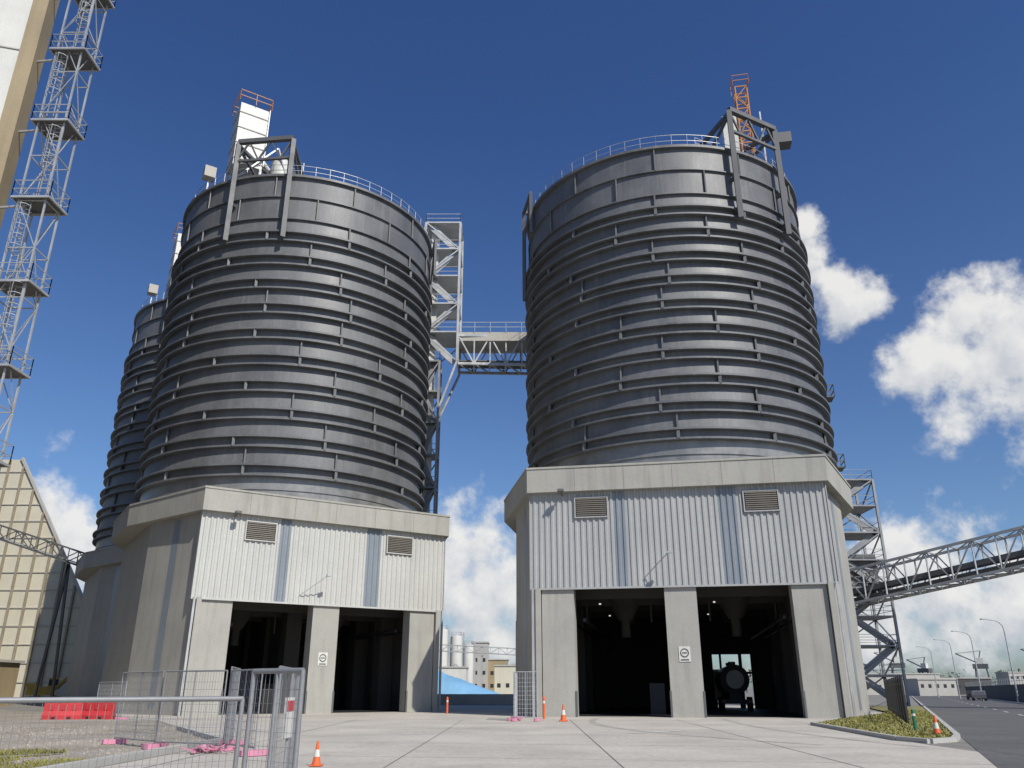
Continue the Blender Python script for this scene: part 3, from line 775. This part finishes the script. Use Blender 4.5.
blobs=[((.368,.869,.540),.026),((.376,.875,.505),.034),((.392,.89,.470),.042),((.415,.893,.452),.042),((.455,.8977,.456),.028),
 ((.5137,.9264,.3772),.062),((.5634,.9065,.4245),.062),((.5883,.9286,.3714),.074),((.6256,.9154,.4062),.078),((.66,.92,.37),.085),((.54,.92,.39),.06),
 ((-.034,1.026,.116),.10),((-.08,1.02,.145),.09),((.02,1.03,.10),.09),((-.562,1.004,.16),.08),((-.60,1.,.12),.08),
 ((.4826,1.0126,.150),.06),((.545,1.026,.1157),.07),((.62,1.02,.10),.07)]
first=True
for c,r in blobs:
    c=Vector(c).normalized(); d=gn.new('ShaderNodeVectorMath'); d.operation='DISTANCE'; gl.new(V,d.inputs[0]); d.inputs[1].default_value=c
    f=gm('SUBTRACT',1.,gm('DIVIDE',d.outputs['Value'],r))
    F=f if first else gm('MAXIMUM',F,f); first=False
sp=gn.new('ShaderNodeSeparateXYZ'); gl.new(V,sp.inputs[0])
band=gm('SUBTRACT',.62,gm('DIVIDE',gm('ABSOLUTE',gm('SUBTRACT',sp.outputs[2],.065)),.08))
band=gm('ADD',band,gm('MULTIPLY',gm('SUBTRACT',n0.outputs['Fac'],.5),1.9))
F=gm('MAXIMUM',F,gm('MINIMUM',band,.6))
dens=gm('ADD',F,gm('MULTIPLY',gm('SUBTRACT',n1.outputs['Fac'],.5),3.0)); gl.new(dens,go.inputs[0])
tc=N.new('ShaderNodeTexCoord')
def grp(vec):
    x=N.new('ShaderNodeGroup'); x.node_tree=g; Lk.new(vec,x.inputs[0]); return x.outputs[0]
d1=grp(tc.outputs['Generated'])
ad=N.new('ShaderNodeVectorMath'); ad.operation='ADD'; Lk.new(tc.outputs['Generated'],ad.inputs[0]); ad.inputs[1].default_value=(.010,-.002,.022)
d2=grp(ad.outputs[0])
def wm(op,a,b=None,cl=False):
    x=N.new('ShaderNodeMath'); x.operation=op; x.use_clamp=cl
    for i,s in enumerate((a,b)):
        if s is None: continue
        if isinstance(s,(int,float)): x.inputs[i].default_value=s
        else: Lk.new(s,x.inputs[i])
    return x.outputs[0]
mk=N.new('ShaderNodeMapRange'); mk.interpolation_type='SMOOTHSTEP'; mk.inputs['From Min'].default_value=-.15; mk.inputs['From Max'].default_value=.65; Lk.new(d1,mk.inputs['Value'])
lit=wm('ADD',wm('MULTIPLY',wm('SUBTRACT',d1,d2),.6),.62,True)
cc=N.new('ShaderNodeMixRGB'); Lk.new(lit,cc.inputs[0]); cc.inputs[1].default_value=(4.4,4.9,5.7,1); cc.inputs[2].default_value=(8.6,8.5,8.3,1)
s2=N.new('ShaderNodeSeparateXYZ'); Lk.new(tc.outputs['Generated'],s2.inputs[0])
tr=N.new('ShaderNodeMapRange'); tr.inputs['From Min'].default_value=.02; tr.inputs['From Max'].default_value=.62; Lk.new(s2.outputs[2],tr.inputs['Value'])
tcx=N.new('ShaderNodeMixRGB'); Lk.new(tr.outputs[0],tcx.inputs[0]); tcx.inputs[1].default_value=(.80,.95,1.12,1); tcx.inputs[2].default_value=(.45,.66,1.03,1)
tint=N.new('ShaderNodeMixRGB'); tint.blend_type='MULTIPLY'; tint.inputs[0].default_value=1; Lk.new(sky.outputs[0],tint.inputs[1]); Lk.new(tcx.outputs[0],tint.inputs[2])
mx=N.new('ShaderNodeMixRGB'); Lk.new(wm('MULTIPLY',mk.outputs[0],.95),mx.inputs[0]); Lk.new(tint.outputs[0],mx.inputs[1]); Lk.new(cc.outputs[0],mx.inputs[2])
Lk.new(mx.outputs[0],bg.inputs['Color'])

# ------------------------------------------------------------ camera
cd=bpy.data.cameras.new('camera'); cam=bpy.data.objects.new('camera',cd); scn.collection.objects.link(cam); scn.camera=cam
cam.location=(0,0,1.6); cam.rotation_euler=(R(90+20.8),0,0); cd.sensor_width=36; cd.lens=36*804/1024; cd.clip_end=8000; cd.clip_start=.1
